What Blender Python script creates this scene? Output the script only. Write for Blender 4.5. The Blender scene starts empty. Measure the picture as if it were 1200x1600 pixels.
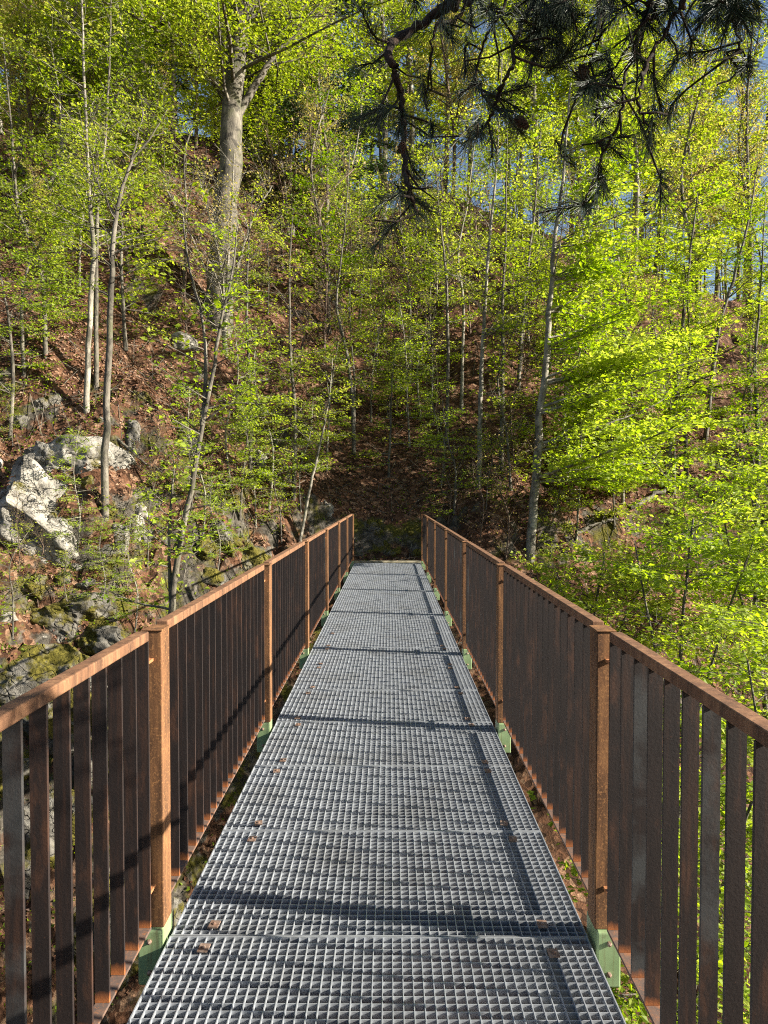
import bpy, math, random
import numpy as np
from mathutils import Vector
random.seed(7); RNG = np.random.default_rng(11)
S = bpy.context.scene; COL = S.collection
R = math.radians
# ------------------------------------------------------------------ camera, sky, sun
F = 1109.0                                   # focal length in photo pixels (photo 1200x1600)
EYE = np.array([0.0, 0.0, 1.6])
YAW, PITCH = math.atan(8 / F), math.atan(30 / F)
cam = bpy.data.cameras.new('camera'); camo = bpy.data.objects.new('camera', cam); COL.objects.link(camo)
camo.location = EYE; camo.rotation_euler = (R(90) - PITCH, 0, YAW)
cam.sensor_fit = 'VERTICAL'; cam.sensor_height = 36; cam.lens = 36 * F / 1600
cam.clip_start = .02; cam.clip_end = 2000
S.camera = camo
SUN = np.array([.900, -.166, .397]); SUN /= np.linalg.norm(SUN)
w = bpy.data.worlds.new('World'); S.world = w; w.use_nodes = True
nt = w.node_tree; nt.nodes.clear()
sky = nt.nodes.new('ShaderNodeTexSky'); sky.sky_type = 'NISHITA'; sky.sun_disc = False; sky.dust_density = .9; sky.air_density = 1.0
sky.sun_elevation = math.asin(SUN[2]); sky.sun_rotation = math.atan2(SUN[0], SUN[1])
bg = nt.nodes.new('ShaderNodeBackground'); bg.inputs['Strength'].default_value = .052
wo = nt.nodes.new('ShaderNodeOutputWorld')
nt.links.new(sky.outputs[0], bg.inputs[0]); nt.links.new(bg.outputs[0], wo.inputs[0])
sl = bpy.data.lights.new('sun', 'SUN'); sl.energy = 5.0; sl.angle = R(.5); sl.color = (1, .93, .80)
so = bpy.data.objects.new('sun', sl); COL.objects.link(so); so.location = (20, -4, 12)
so.rotation_euler = Vector(-SUN).to_track_quat('-Z', 'Y').to_euler()
S.view_settings.view_transform = 'Standard'; S.view_settings.look = 'None'
S.view_settings.exposure = 1.72; S.view_settings.gamma = 1
S.cycles.max_bounces = 6; S.cycles.diffuse_bounces = 1; S.cycles.glossy_bounces = 1; S.cycles.filter_width = 1.1
S.cycles.transmission_bounces = 4; S.cycles.transparent_max_bounces = 4
S.cycles.use_denoising = False

cy, sy, cp, sp = math.cos(YAW), math.sin(YAW), math.cos(PITCH), math.sin(PITCH)
def ray(px, py):
    u, v = (px - 600) / F, (800 - py) / F
    f = np.array([-sy * cp, cy * cp, -sp]); r = np.array([cy, sy, 0]); up = np.cross(r, f)
    d = f + u * r + v * up
    return d / d[1]
def at(px, py, d): return EYE + ray(px, py) * d

# ------------------------------------------------------------------ noise
def _h(ix, iy, s):
    n = (ix.astype(np.int64) * 374761393 + iy.astype(np.int64) * 668265263 + s * 1442695041) & 0x7fffffff
    n = ((n ^ (n >> 13)) * 1274126177) & 0x7fffffff
    n = (n ^ (n >> 16)) & 0xffff
    return n / 65535.0
def vn(x, y, s=0):
    x = np.asarray(x, float); y = np.asarray(y, float)
    ix = np.floor(x); iy = np.floor(y); fx = x - ix; fy = y - iy
    fx = fx * fx * (3 - 2 * fx); fy = fy * fy * (3 - 2 * fy)
    a = _h(ix, iy, s); b = _h(ix + 1, iy, s); c = _h(ix, iy + 1, s); d = _h(ix + 1, iy + 1, s)
    return (a + (b - a) * fx) * (1 - fy) + (c + (d - c) * fx) * fy - .5
def fbm(x, y, s=0, o=4):
    t = 0; a = 1.0
    for i in range(o):
        t = t + a * vn(x, y, s + i * 17); x = x * 2.03 + 3.1; y = y * 2.03 - 1.7; a *= .5
    return t

# ------------------------------------------------------------------ terrain height
BX = [-80, -14, -8, -5, -3, -1.6, 0, 2, 5, 9, 15, 80]
BY = [5, 10.2, 12.0, 13.6, 15.2, 16.3, 16.55, 16.6, 17.2, 19.0, 21.0, 34]
CX = [-80, -14, 0, 8, 16, 80]; CZ = [26, 18.5, 17.5, 15.0, 11.0, 7]
def H(x, y):
    x = np.asarray(x, float); y = np.asarray(y, float)
    wob = fbm(x * .35, y * .35, 5, 3)
    m = np.exp(-((x + .03) / 2.0) ** 4)                        # the little landing at the bridge's end
    t = y - np.interp(x, BX, BY) + wob * 1.6 * (1 - m)
    st = np.clip((t - 1.05) / .3, 0, 1); st = st * st * (3 - 2 * st)
    land = -.10 + st * 1.15 + np.clip(t - 1.3, 0, None) * .78
    side = -.1 + np.clip(t, 0, None) * .86 + .5 * np.clip(t, 0, 1)
    up = land * m + side * (1 - m)
    zc = np.interp(x, CX, CZ)
    k = 1.6
    flat = zc + .05 * np.clip(t, 0, 80)
    up2 = -k * np.log(np.exp(-np.clip(up, -5, 40) / k) + np.exp(-flat / k))
    up = np.where(up > 3, up2, up + (up2 - up) * np.clip(up / 3, 0, 1))
    down = -.1 + np.interp(x, [-1.5, 2.5], [1.7, .95]) * np.clip(t, None, 0)
    z = np.where(t > 0, up, down)
    rocky = np.clip(1.2 - np.abs(t + 1.0) / 5.5, 0, 1) * (1 - m) * np.interp(x, [-2, 1], [1.0, .15])
    led = fbm(x * 1.1, y * 1.1 + 9, 21, 4)
    z = z + rocky * (np.abs(led) * 1.5 - .35)
    rid2 = np.abs(fbm(x * 2.7 + 3, y * 2.7, 71, 4)); z = z + np.clip(rocky, 0, 1) * (.22 - rid2 * .75) * np.interp(x, [-1.5, -.9], [1, 0])
    z = z + (fbm(x * .8, y * .8, 31, 4) * .55) * (1 - m) + fbm(x * 3.1, y * 3.1, 41, 2) * .10
    near = -.35 - 1.7 * np.clip(y - .6 + .12 * np.abs(x), 0, None) + fbm(x * .7, y * .7, 51, 3) * .4
    near = np.where(y < .6, -.35 + fbm(x * .5, y * .5, 51, 3) * .25, near)
    floor = -8.5 + fbm(x * .6, y * .6, 61, 3) * .8
    return np.maximum(np.maximum(z, near), floor)
_D = np.arange(3, 70, .06)
def hit(px, py):
    r = ray(px, py); P = EYE + r[None] * _D[:, None]
    b = np.nonzero(P[:, 2] < H(P[:, 0], P[:, 1]))[0]
    d = _D[b[0]] if len(b) else 45.0
    return float(d)
def ground(x, y): return float(H(np.array([x]), np.array([y]))[0])

# ------------------------------------------------------------------ mesh helpers
class MB:
    """collects vertices and faces, linked as ONE mesh object"""
    def __init__(s): s.V = []; s.Fq = []; s.Ft = []; s.n = 0; s.aq = []; s.at = []
    def add(s, V, q=None, t=None, a=0.0):
        V = np.asarray(V, float).reshape(-1, 3)
        if q is not None and len(q):
            q = np.asarray(q, int); s.Fq.append(q + s.n); s.aq.append(np.broadcast_to(a, (len(q),)))
        if t is not None and len(t):
            t = np.asarray(t, int); s.Ft.append(t + s.n); s.at.append(np.broadcast_to(a, (len(t),)))
        s.V.append(V); s.n += len(V)
    def box(s, x0, x1, y0, y1, z0, z1):
        V = [(x, y, z) for x in (x0, x1) for y in (y0, y1) for z in (z0, z1)]
        s.add(V, [(0, 1, 3, 2), (4, 6, 7, 5), (0, 4, 5, 1), (2, 3, 7, 6), (0, 2, 6, 4), (1, 5, 7, 3)])
    def boxes(s, lo, hi):
        lo = np.asarray(lo, float); hi = np.asarray(hi, float); n = len(lo)
        idx = np.array([[(c >> 2) & 1, (c >> 1) & 1, c & 1] for c in range(8)])
        V = np.where(idx[None] == 1, hi[:, None], lo[:, None]).reshape(-1, 3)
        q = np.array([(0, 1, 3, 2), (4, 6, 7, 5), (0, 4, 5, 1), (2, 3, 7, 6), (0, 2, 6, 4), (1, 5, 7, 3)])
        s.add(V, (q[None] + 8 * np.arange(n)[:, None, None]).reshape(-1, 4))
    def tube(s, P, rad, k=6, cap=True):
        P = np.asarray(P, float); n = len(P); rad = np.broadcast_to(rad, (n,))
        T = np.gradient(P, axis=0); T /= np.linalg.norm(T, axis=1)[:, None] + 1e-9
        ref = np.array([0, 0, 1.0]) if abs(T[0, 2]) < .8 else np.array([1.0, 0, 0])
        U = np.cross(T, ref); U /= np.linalg.norm(U, axis=1)[:, None] + 1e-9; W = np.cross(T, U)
        a = np.linspace(0, 2 * np.pi, k, endpoint=False)
        V = P[:, None] + rad[:, None, None] * (np.cos(a)[None, :, None] * U[:, None] + np.sin(a)[None, :, None] * W[:, None])
        i = np.arange(n - 1)[:, None] * k; j = np.arange(k)[None]; j2 = (j + 1) % k
        q = np.stack([i + j, i + j2, i + k + j2, i + k + j], -1).reshape(-1, 4)
        V = V.reshape(-1, 3); t = None
        if cap:
            V = np.vstack([V, P[-1:] + T[-1:] * rad[-1] * .5]); c = len(V) - 1; b = (n - 1) * k
            t = [(b + m, b + (m + 1) % k, c) for m in range(k)]
        s.add(V, q, t)
    def rods(s, A, B, ra, rb=None):
        """many thin three-sided rods at once"""
        A = np.asarray(A, float); B = np.asarray(B, float); n = len(A)
        if n == 0: return
        rb = ra if rb is None else rb
        ra = np.broadcast_to(ra, (n,)); rb = np.broadcast_to(rb, (n,))
        T = B - A; T /= np.linalg.norm(T, axis=1)[:, None] + 1e-9
        ref = np.where(np.abs(T[:, 2:3]) < .8, np.array([[0, 0, 1.0]]), np.array([[1.0, 0, 0]]))
        U = np.cross(T, ref); U /= np.linalg.norm(U, axis=1)[:, None] + 1e-9; W = np.cross(T, U)
        V = np.empty((n, 6, 3))
        for k in range(3):
            c, d = math.cos(k * 2.0944), math.sin(k * 2.0944)
            V[:, k] = A + ra[:, None] * (c * U + d * W); V[:, 3 + k] = B + rb[:, None] * (c * U + d * W)
        q = np.array([(0, 1, 4, 3), (1, 2, 5, 4), (2, 0, 3, 5)])
        s.add(V.reshape(-1, 3), (q[None] + 6 * np.arange(n)[:, None, None]).reshape(-1, 4))
    def leaves(s, P, A, N, L, Wd, rnd, fold=.18):
        n = len(P)
        if n == 0: return
        A = A / (np.linalg.norm(A, axis=1)[:, None] + 1e-9)
        Sd = np.cross(N, A); Sd /= np.linalg.norm(Sd, axis=1)[:, None] + 1e-9; N = np.cross(A, Sd)
        L = L[:, None]; Wd = Wd[:, None]
        V = np.stack([P, P + A * L * .45 + Sd * Wd * .5 + N * Wd * fold, P + A * L, P + A * L * .45 - Sd * Wd * .5 + N * Wd * fold], 1)
        t = (np.array([(0, 1, 2), (0, 2, 3)])[None] + 4 * np.arange(n)[:, None, None]).reshape(-1, 3)
        s.add(V.reshape(-1, 3), None, t, np.repeat(rnd, 2))
    def mesh(s, name, mat, smooth=False):
        me = bpy.data.meshes.new(name)
        V = np.vstack(s.V) if s.V else np.zeros((0, 3))
        q = np.vstack(s.Fq) if s.Fq else np.zeros((0, 4), int); t = np.vstack(s.Ft) if s.Ft else np.zeros((0, 3), int)
        me.vertices.add(len(V)); me.vertices.foreach_set('co', V.astype(np.float32).ravel())
        me.loops.add(q.size + t.size)
        me.loops.foreach_set('vertex_index', np.concatenate([q.ravel(), t.ravel()]).astype(np.int32))
        me.polygons.add(len(q) + len(t))
        st = np.concatenate([np.arange(len(q)) * 4, q.size + np.arange(len(t)) * 3])
        me.polygons.foreach_set('loop_start', st.astype(np.int32))
        a = np.concatenate([x for x in s.aq] + [x for x in s.at]) if (s.aq or s.at) else np.zeros(0)
        at_ = me.attributes.new('rnd', 'FLOAT', 'FACE'); at_.data.foreach_set('value', a.astype(np.float32))
        me.polygons.foreach_set('use_smooth', np.full(len(q) + len(t), smooth, bool))
        me.update(calc_edges=True); me.validate()
        me.materials.append(mat)
        return me
    def build(s, name, mat, parent=None, smooth=False, bevel=0):
        o = bpy.data.objects.new(name, s.mesh(name, mat, smooth)); COL.objects.link(o)
        if parent is not None: o.parent = parent
        if bevel:
            b = o.modifiers.new('bevel', 'BEVEL'); b.width = bevel; b.segments = 2; b.limit_method = 'ANGLE'
        return o
def tag(o, label=None, cat=None, group=None, kind=None):
    for k, v in (('label', label), ('category', cat), ('group', group), ('kind', kind)):
        if v: o[k] = v
    return o
def thing(name, label, cat, loc=(0, 0, 0), group=None):
    o = bpy.data.objects.new(name, None); COL.objects.link(o); o.location = loc; o.empty_display_size = .2
    return tag(o, label, cat, group)
def copy_tree(o, parent=None):
    c = o.copy(); COL.objects.link(c)
    if parent is not None: c.parent = parent
    for ch in list(o.children): copy_tree(ch, c)
    return c

# ------------------------------------------------------------------ materials
class NT:
    def __init__(s, name):
        s.m = bpy.data.materials.new(name); s.m.use_nodes = True; s.t = s.m.node_tree; s.t.nodes.clear()
        s.out = s.n('ShaderNodeOutputMaterial')
    def n(s, ty, **kw):
        nd = s.t.nodes.new(ty)
        for k, v in kw.items():
            if k in nd.inputs: s.set(nd.inputs[k], v)
            else: setattr(nd, k, v)
        return nd
    def set(s, inp, v):
        if isinstance(v, bpy.types.NodeSocket): s.t.links.new(v, inp)
        elif isinstance(v, bpy.types.Node): s.t.links.new(v.outputs[0], inp)
        else:
            if hasattr(inp.default_value, '__len__') and len(inp.default_value) == 4 and len(v) == 3: v = (*v, 1)
            inp.default_value = v
    def coord(s, which='Object'): return s.n('ShaderNodeTexCoord').outputs[which]
    def pos(s): return s.n('ShaderNodeNewGeometry').outputs['Position']
    def noise(s, scale, detail=4, rough=.55, vec=None, dist=0):
        nd = s.n('ShaderNodeTexNoise'); nd.inputs['Scale'].default_value = scale; nd.inputs['Detail'].default_value = detail
        nd.inputs['Roughness'].default_value = rough; nd.inputs['Distortion'].default_value = dist
        s.t.links.new(vec if vec is not None else s.pos(), nd.inputs['Vector']); return nd.outputs['Fac']
    def ramp(s, fac, stops):
        nd = s.n('ShaderNodeValToRGB'); e = nd.color_ramp.elements
        while len(e) < len(stops): e.new(.5)
        for i, (p, c) in enumerate(stops):
            e[i].position = p; e[i].color = (*c, 1) if len(c) == 3 else c
        s.t.links.new(fac, nd.inputs[0]); return nd.outputs[0]
    def mix(s, fac, a, b):
        nd = s.n('ShaderNodeMix', data_type='RGBA')
        s.set(nd.inputs[0], fac); s.set(nd.inputs[6], a); s.set(nd.inputs[7], b); return nd.outputs[2]
    def math(s, op, a, b=0.0, clamp=False):
        nd = s.n('ShaderNodeMath', operation=op); nd.use_clamp = clamp
        s.set(nd.inputs[0], a); s.set(nd.inputs[1], b); return nd.outputs[0]
    def bump(s, h, dist=.01, st=1.0):
        nd = s.n('ShaderNodeBump'); nd.inputs['Distance'].default_value = dist; nd.inputs['Strength'].default_value = st
        s.t.links.new(h, nd.inputs['Height']); return nd.outputs[0]
    def principled(s, col, rough=.7, metal=0.0, bump=None, spec=.4):
        p = s.n('ShaderNodeBsdfPrincipled'); s.set(p.inputs['Base Color'], col); s.set(p.inputs['Roughness'], rough)
        s.set(p.inputs['Metallic'], metal); p.inputs['Specular IOR Level'].default_value = spec
        if bump is not None: s.t.links.new(bump, p.inputs['Normal'])
        s.t.links.new(p.outputs[0], s.out.inputs[0]); return s.m
M = {}
def g3(v): return (v, v, v)
def mat_leaf(name, c0, c1, c2, trans=.5):
    n = NT(name); a = n.n('ShaderNodeAttribute', attribute_name='rnd').outputs['Fac']
    col = n.ramp(a, [(0, c0), (.5, c1), (1, c2)])
    d = n.n('ShaderNodeBsdfPrincipled'); n.set(d.inputs['Base Color'], col); d.inputs['Roughness'].default_value = .55
    d.inputs['Specular IOR Level'].default_value = .25
    tr = n.n('ShaderNodeBsdfTranslucent')
    hs = n.n('ShaderNodeHueSaturation'); hs.inputs['Saturation'].default_value = 1.1; hs.inputs['Value'].default_value = 1.65
    n.set(hs.inputs['Color'], col); n.set(tr.inputs['Color'], hs.outputs[0])
    mx = n.n('ShaderNodeMixShader'); mx.inputs[0].default_value = trans
    n.t.links.new(d.outputs[0], mx.inputs[1]); n.t.links.new(tr.outputs[0], mx.inputs[2])
    n.t.links.new(mx.outputs[0], n.out.inputs[0]); return n.m
M['leaf'] = mat_leaf('beech_leaf', (.155, .215, .022), (.255, .315, .034), (.37, .39, .07), .55)
M['leaf_bright'] = mat_leaf('hornbeam_leaf', (.16, .24, .024), (.265, .345, .036), (.37, .425, .07), .55)
M['leaf_bud'] = mat_leaf('budding_leaf', (.28, .24, .06), (.38, .35, .08), (.45, .35, .17), .5)
M['leaf_green'] = mat_leaf('green_leaf', (.09, .15, .012), (.15, .235, .016), (.24, .31, .025), .5)
M['leaf_dark'] = mat_leaf('conifer_leaf', (.018, .035, .012), (.03, .055, .016), (.05, .085, .025), .15)
M['dry_leaf'] = mat_leaf('dry_leaf', (.06, .026, .014), (.16, .075, .042), (.33, .20, .125), .15)

def mk_bark(name, a, b, c, sc=6):
    n = NT(name); p = n.coord('Object')
    mp = n.n('ShaderNodeMapping'); mp.inputs['Scale'].default_value = (1, 1, .35); n.set(mp.inputs['Vector'], p)
    f = n.noise(sc, 6, .65, mp.outputs[0]); blot = n.noise(sc * .35, 3, .6, p); blot2 = n.noise(sc * .5, 5, .7, p, 1.0)
    col = n.ramp(f, [(.30, a), (.52, b), (.75, c)])
    col = n.mix(n.ramp(blot, [(.5, g3(0)), (.68, g3(.7))]), col, (.07, .075, .03))
    col = n.mix(n.ramp(blot2, [(.40, g3(.75)), (.50, g3(0))]), col, tuple(v * .45 for v in a))
    return n.principled(col, .85, 0, n.bump(n.noise(sc * 5, 5, .7, mp.outputs[0]), .02))
M['bark'] = mk_bark('grey_bark', (.055, .047, .036), (.14, .122, .095), (.29, .26, .21))
M['bark_pale'] = mk_bark('pale_bark', (.11, .095, .075), (.27, .245, .195), (.45, .415, .34))
M['bark_brown'] = mk_bark('brown_bark', (.07, .045, .03), (.15, .10, .07), (.25, .18, .13))
M['bark_pine'] = mk_bark('pine_bark', (.022, .014, .010), (.055, .032, .020), (.10, .055, .03), 40)

def mk_ground():
    n = NT('forest_floor'); p = n.pos()
    vor = n.n('ShaderNodeTexVoronoi'); vor.inputs['Scale'].default_value = 9; n.set(vor.inputs['Vector'], p)
    sep = n.n('ShaderNodeSeparateColor'); n.set(sep.inputs[0], vor.outputs['Color'])
    big = n.noise(.9, 4, .6, p); fine = n.noise(24, 5, .7, p)
    litter = n.ramp(sep.outputs[0], [(0, (.035, .018, .011)), (.4, (.115, .054, .029)), (.75, (.20, .097, .054)), (1, (.32, .20, .125))])
    litter = n.mix(n.ramp(fine, [(.35, g3(.75)), (.62, g3(0))]), litter, (.03, .017, .011))
    soil = n.ramp(fine, [(.3, (.010, .008, .005)), (.7, (.045, .031, .018))])
    litter = n.mix(n.ramp(big, [(.56, g3(0)), (.70, g3(.8))]), litter, soil)
    # rock where the ground is steep
    geo = n.n('ShaderNodeNewGeometry'); sx = n.n('ShaderNodeSeparateXYZ'); n.set(sx.inputs[0], geo.outputs['Normal'])
    steep = n.math('ADD', sx.outputs[2], n.math('MULTIPLY', n.math('SUBTRACT', n.noise(2.2, 5, .6, p), .5), .9))
    rf = n.ramp(steep, [(.36, g3(1)), (.46, g3(0))])
    rock = n.ramp(n.noise(5.5, 9, .72, p, .8), [(.30, (.014, .012, .009)), (.46, (.045, .039, .030)), (.60, (.125, .11, .09)), (.75, (.26, .24, .20))])
    moss = n.ramp(n.noise(1.6, 5, .65, p), [(.50, g3(0)), (.60, g3(1))])
    rock = n.mix(moss, rock, n.ramp(fine, [(.3, (.03, .03, .006)), (.7, (.13, .115, .02))]))
    col = n.mix(rf, litter, rock)
    h = n.math('ADD', n.math('MULTIPLY', fine, .7), n.math('MULTIPLY', vor.outputs['Distance'], .5))
    return n.principled(col, .95, 0, n.bump(h, .06), .15)
M['ground'] = mk_ground()
def mk_rock(name, mossy=.58, k=1.0):
    n = NT(name); p = n.pos()
    a = n.noise(2.3, 8, .68, p, .5); b = n.noise(16, 6, .7, p); c = n.noise(.8, 3, .5, p)
    col = n.ramp(a, [(q_, tuple(k * v_ for v_ in c_)) for q_, c_ in ((.27, (.05, .045, .037)), (.42, (.17, .155, .13)), (.55, (.34, .315, .27)), (.74, (.52, .49, .43)))])
    col = n.mix(n.ramp(b, [(.30, g3(.85)), (.45, g3(0))]), col, (.055, .05, .042))
    vor = n.n('ShaderNodeTexVoronoi', feature='DISTANCE_TO_EDGE'); vor.inputs['Scale'].default_value = 1.9
    wv = n.n('ShaderNodeVectorMath', operation='ADD'); n.set(wv.inputs[0], p)
    nz = n.n('ShaderNodeTexNoise'); nz.inputs['Scale'].default_value = 2.5; n.set(nz.inputs['Vector'], p); n.set(wv.inputs[1], nz.outputs['Color'])
    n.set(vor.inputs['Vector'], wv.outputs[0])
    crack = n.ramp(vor.outputs['Distance'], [(0, g3(1)), (.035, g3(0))])
    col = n.mix(n.math('MULTIPLY', crack, .3), col, (.04, .035, .028))
    m = n.ramp(n.noise(1.3, 6, .66, p), [(mossy, g3(0)), (mossy + .07, g3(1))])
    moss = n.ramp(b, [(.3, (.035, .032, .006)), (.7, (.17, .145, .025))])
    col = n.mix(m, col, moss)
    h = n.math('ADD', n.math('ADD', n.math('MULTIPLY', b, .5), a), n.math('MULTIPLY', crack, -.5))
    return n.principled(col, .92, 0, n.bump(h, .10), .2)
M['rock'] = mk_rock('limestone'); M['rock_mossy'] = mk_rock('mossy_limestone', .46, .5)

def mk_rust(name, dark, mid, hot, hotlevel=.62, steel=.0, rough=.75, streak=.55, spec=.35):
    n = NT(name); p = n.pos()
    mp = n.n('ShaderNodeMapping'); mp.inputs['Scale'].default_value = (1, 1, .3); n.set(mp.inputs['Vector'], p)
    rnd = n.n('ShaderNodeObjectInfo').outputs['Random']
    a = n.noise(14, 6, .7, mp.outputs[0]); b = n.noise(110, 4, .7, p); c = n.noise(5, 4, .6, p)
    col = n.ramp(a, [(.30, dark), (.55, mid), (.80, hot)])
    mp2 = n.n('ShaderNodeMapping'); mp2.inputs['Scale'].default_value = (1, 1, .06); n.set(mp2.inputs['Vector'], p)
    col = n.mix(n.ramp(n.noise(38, 4, .6, mp2.outputs[0]), [(.52, g3(0)), (.70, g3(streak))]), col, hot)
    col = n.mix(n.ramp(n.noise(30, 3, .6, mp2.outputs[0]), [(.34, g3(.7)), (.46, g3(0))]), col, dark)
    sp_ = n.ramp(b, [(hotlevel, g3(0)), (hotlevel + .1, g3(.8))])
    col = n.mix(sp_, col, hot)
    if steel:
        s2 = n.math('GREATER_THAN', rnd, 1 - steel)
        st = n.math('MULTIPLY', s2, n.ramp(c, [(.44, g3(0)), (.60, g3(.75))]))
        col = n.mix(st, col, (.055, .058, .058))
        z = n.n('ShaderNodeSeparateXYZ'); n.set(z.inputs[0], p)
        weld = n.ramp(n.math('ADD', z.outputs[2], n.math('MULTIPLY', a, .06)), [(.128, g3(1)), (.160, g3(0))])
        col = n.mix(weld, col, (.36, .12, .035))
    return n.principled(col, rough, .15, n.bump(b, .0012, .6), spec)
M['rust_bar'] = mk_rust('rusted_bar', (.010, .0065, .006), (.019, .0115, .0098), (.10, .042, .021), .66, .055, .58, streak=.35, spec=.6)
M['rust_rail'] = mk_rust('rusted_rail', (.085, .045, .027), (.205, .102, .054), (.36, .195, .10), .60)
M['rust_post'] = mk_rust('rusted_post', (.065, .034, .018), (.18, .085, .038), (.37, .18, .07), .55)
M['rust_foot'] = mk_rust('rusted_foot_rail', (.085, .066, .058), (.15, .095, .07), (.34, .13, .045), .58)
M['rust_lug'] = mk_rust('rusted_lug', (.25, .10, .04), (.40, .17, .07), (.55, .25, .10), .6)
def mk_galv():
    n = NT('galvanised_steel'); p = n.pos()
    f = n.noise(22, 4, .6, p); g = n.noise(2.2, 4, .6, p)
    col = n.ramp(f, [(.3, (.41, .43, .46)), (.7, (.59, .62, .66))])
    col = n.mix(n.ramp(g, [(.5, g3(0)), (.75, g3(.45))]), col, (.27, .26, .24))
    return n.principled(col, .42, .6, None, .5)
M['galv'] = mk_galv()
def mk_green():
    n = NT('green_paint'); p = n.pos(); f = n.noise(9, 5, .6, p)
    col = n.ramp(f, [(.3, (.18, .26, .12)), (.6, (.24, .33, .165)), (.85, (.28, .35, .19))])
    col = n.mix(n.ramp(n.noise(30, 5, .7, p), [(.62, g3(0)), (.75, g3(.6))]), col, (.12, .12, .07))
    mp = n.n('ShaderNodeMapping'); mp.inputs['Scale'].default_value = (1, 1, .08); n.set(mp.inputs['Vector'], p)
    col = n.mix(n.ramp(n.noise(45, 4, .6, mp.outputs[0]), [(.56, g3(0)), (.72, g3(.55))]), col, (.13, .085, .04))
    return n.principled(col, .45, 0, None, .5)
M['green'] = mk_green()
n = NT('girder_shade_tone'); M['girder'] = n.principled(n.ramp(n.noise(7, 5, .6), [(.3, (.008, .010, .008)), (.7, (.025, .028, .022))]), .7)  # girders and cross beams near-black: shade below the deck put into the colour
n = NT('zinc_clip'); M['clip'] = n.principled(n.ramp(n.noise(60), [(.4, (.22, .13, .09)), (.7, (.40, .30, .24))]), .5, .4)
n = NT('weathered_timber'); M['timber'] = n.principled(n.ramp(n.noise(9, 6, .7), [(.3, (.15, .13, .08)), (.7, (.40, .36, .26))]), .9)
n = NT('pine_needle'); M['needle'] = n.principled(n.ramp(n.n('ShaderNodeAttribute', attribute_name='rnd').outputs['Fac'], [(0, (.012, .024, .009)), (1, (.035, .055, .022))]), .5, 0, None, .3)
n = NT('pine_cone'); M['cone'] = n.principled(n.ramp(n.noise(80), [(.3, (.03, .018, .012)), (.7, (.11, .06, .035))]), .8)
n = NT('stream_water'); M['water'] = n.principled((.03, .05, .045), .08, 0, n.bump(n.noise(6), .03), .5)

# ------------------------------------------------------------------ terrain (one sheet to the horizon)
def spread(a, b, step, far, n):
    core = np.arange(a, b + 1e-6, step)
    e = np.geomspace(step, far, n)
    return np.concatenate([a - e[::-1], core, b + e])
xs = spread(-18, 19, .115, 400, 36); ys = spread(-2, 42, .115, 500, 36)
GX, GY = np.meshgrid(xs, ys); GZ = H(GX, GY)
nx, ny = len(xs), len(ys)
i = np.arange(ny - 1)[:, None] * nx + np.arange(nx - 1)[None]
tb = MB(); tb.add(np.stack([GX, GY, GZ], -1).reshape(-1, 3), np.stack([i, i + 1, i + 1 + nx, i + nx], -1).reshape(-1, 4))
tag(tb.build('ground', M['ground'], smooth=True), kind='structure')
wb = MB(); wb.add([(-60, -40, -8.45), (60, -40, -8.45), (60, 40, -8.45), (-60, 40, -8.45)], [(0, 1, 2, 3)])
tag(wb.build('water', M['water']), kind='structure')

# ------------------------------------------------------------------ footbridge
XC = -.036; HW = .752; PY = [2.515 + 2.25 * k for k in range(-1, 7)]; END = 16.22
bridge = thing('footbridge', 'straight steel footbridge with galvanised grating deck crossing the gorge to the rock wall', 'footbridge', (XC, 9, 0))
def local(b, root):                                           # children are built in world coordinates
    b.matrix_parent_inverse.identity(); b.location = -np.array(root.location); return b
def part(mb, name, mat, root, **k): return local(mb.build(name, mat, root, **k), root)
for sx_ in (-1, 1):
    g = MB(); x = XC + sx_ * .60
    g.box(x - .006, x + .006, .4, END, -.43, -.19); g.box(x - .075, x + .075, .4, END, -.186, -.170); g.box(x - .075, x + .075, .4, END, -.45, -.434)
    part(g, 'girder', M['girder'], bridge)
for y in PY:
    g = MB(); g.box(XC - .74, XC + .74, y - .045, y + .045, -.168, -.05)
    part(g, 'cross_beam', M['girder'], bridge, bevel=.004)
    for sx_ in (-1, 1):
        a, b = sorted((XC + sx_ * .766, XC + sx_ * .850))
        g = MB(); g.box(a, b, y - .062, y + .075, -.140, .058)
        br = part(g, 'bracket', M['green'], bridge, bevel=.006)
        for zz in (-.09, .02):
            h_ = MB(); h_.tube([((a + b) / 2, y - .0622, zz), ((a + b) / 2, y - .070, zz)], .009, 6); h_.build('bolt', M['clip'], br)
t = MB(); t.box(XC - .80, XC + .80, END + .01, END + .13, -.2, .035); part(t, 'threshold_beam', M['timber'], bridge, bevel=.012)
# grating panels: real bars with open cells
PW, PD, CELL, DEP = HW * 2, .80, .0334, .028
def grating_mesh():
    g = MB(); lo = []; hi = []
    nx_ = int(round(PW / CELL)); ny_ = int(round((PD - .012) / CELL))
    x0, x1, y0, y1 = -HW, HW, .003, PD - .003
    for k in range(1, nx_):
        x = x0 + PW * k / nx_; lo.append((x - .0015, y0 + .004, -DEP)); hi.append((x + .0015, y1 - .004, 0))
    for k in range(1, ny_):
        y = y0 + (y1 - y0) * k / ny_; lo.append((x0 + .004, y - .0012, -DEP + .002)); hi.append((x1 - .004, y + .0012, -.0012))
    lo += [(x0, y0, -DEP - .004), (x0, y1 - .004, -DEP - .004), (x0, y0 + .004, -DEP - .002), (x1 - .004, y0 + .004, -DEP - .002)]
    hi += [(x1, y0 + .004, .003), (x1, y1, .003), (x0 + .004, y1 - .004, .002), (x1, y1 - .004, .002)]
    g.boxes(lo, hi); return g
gm = grating_mesh().mesh('grating', M['galv'])
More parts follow.
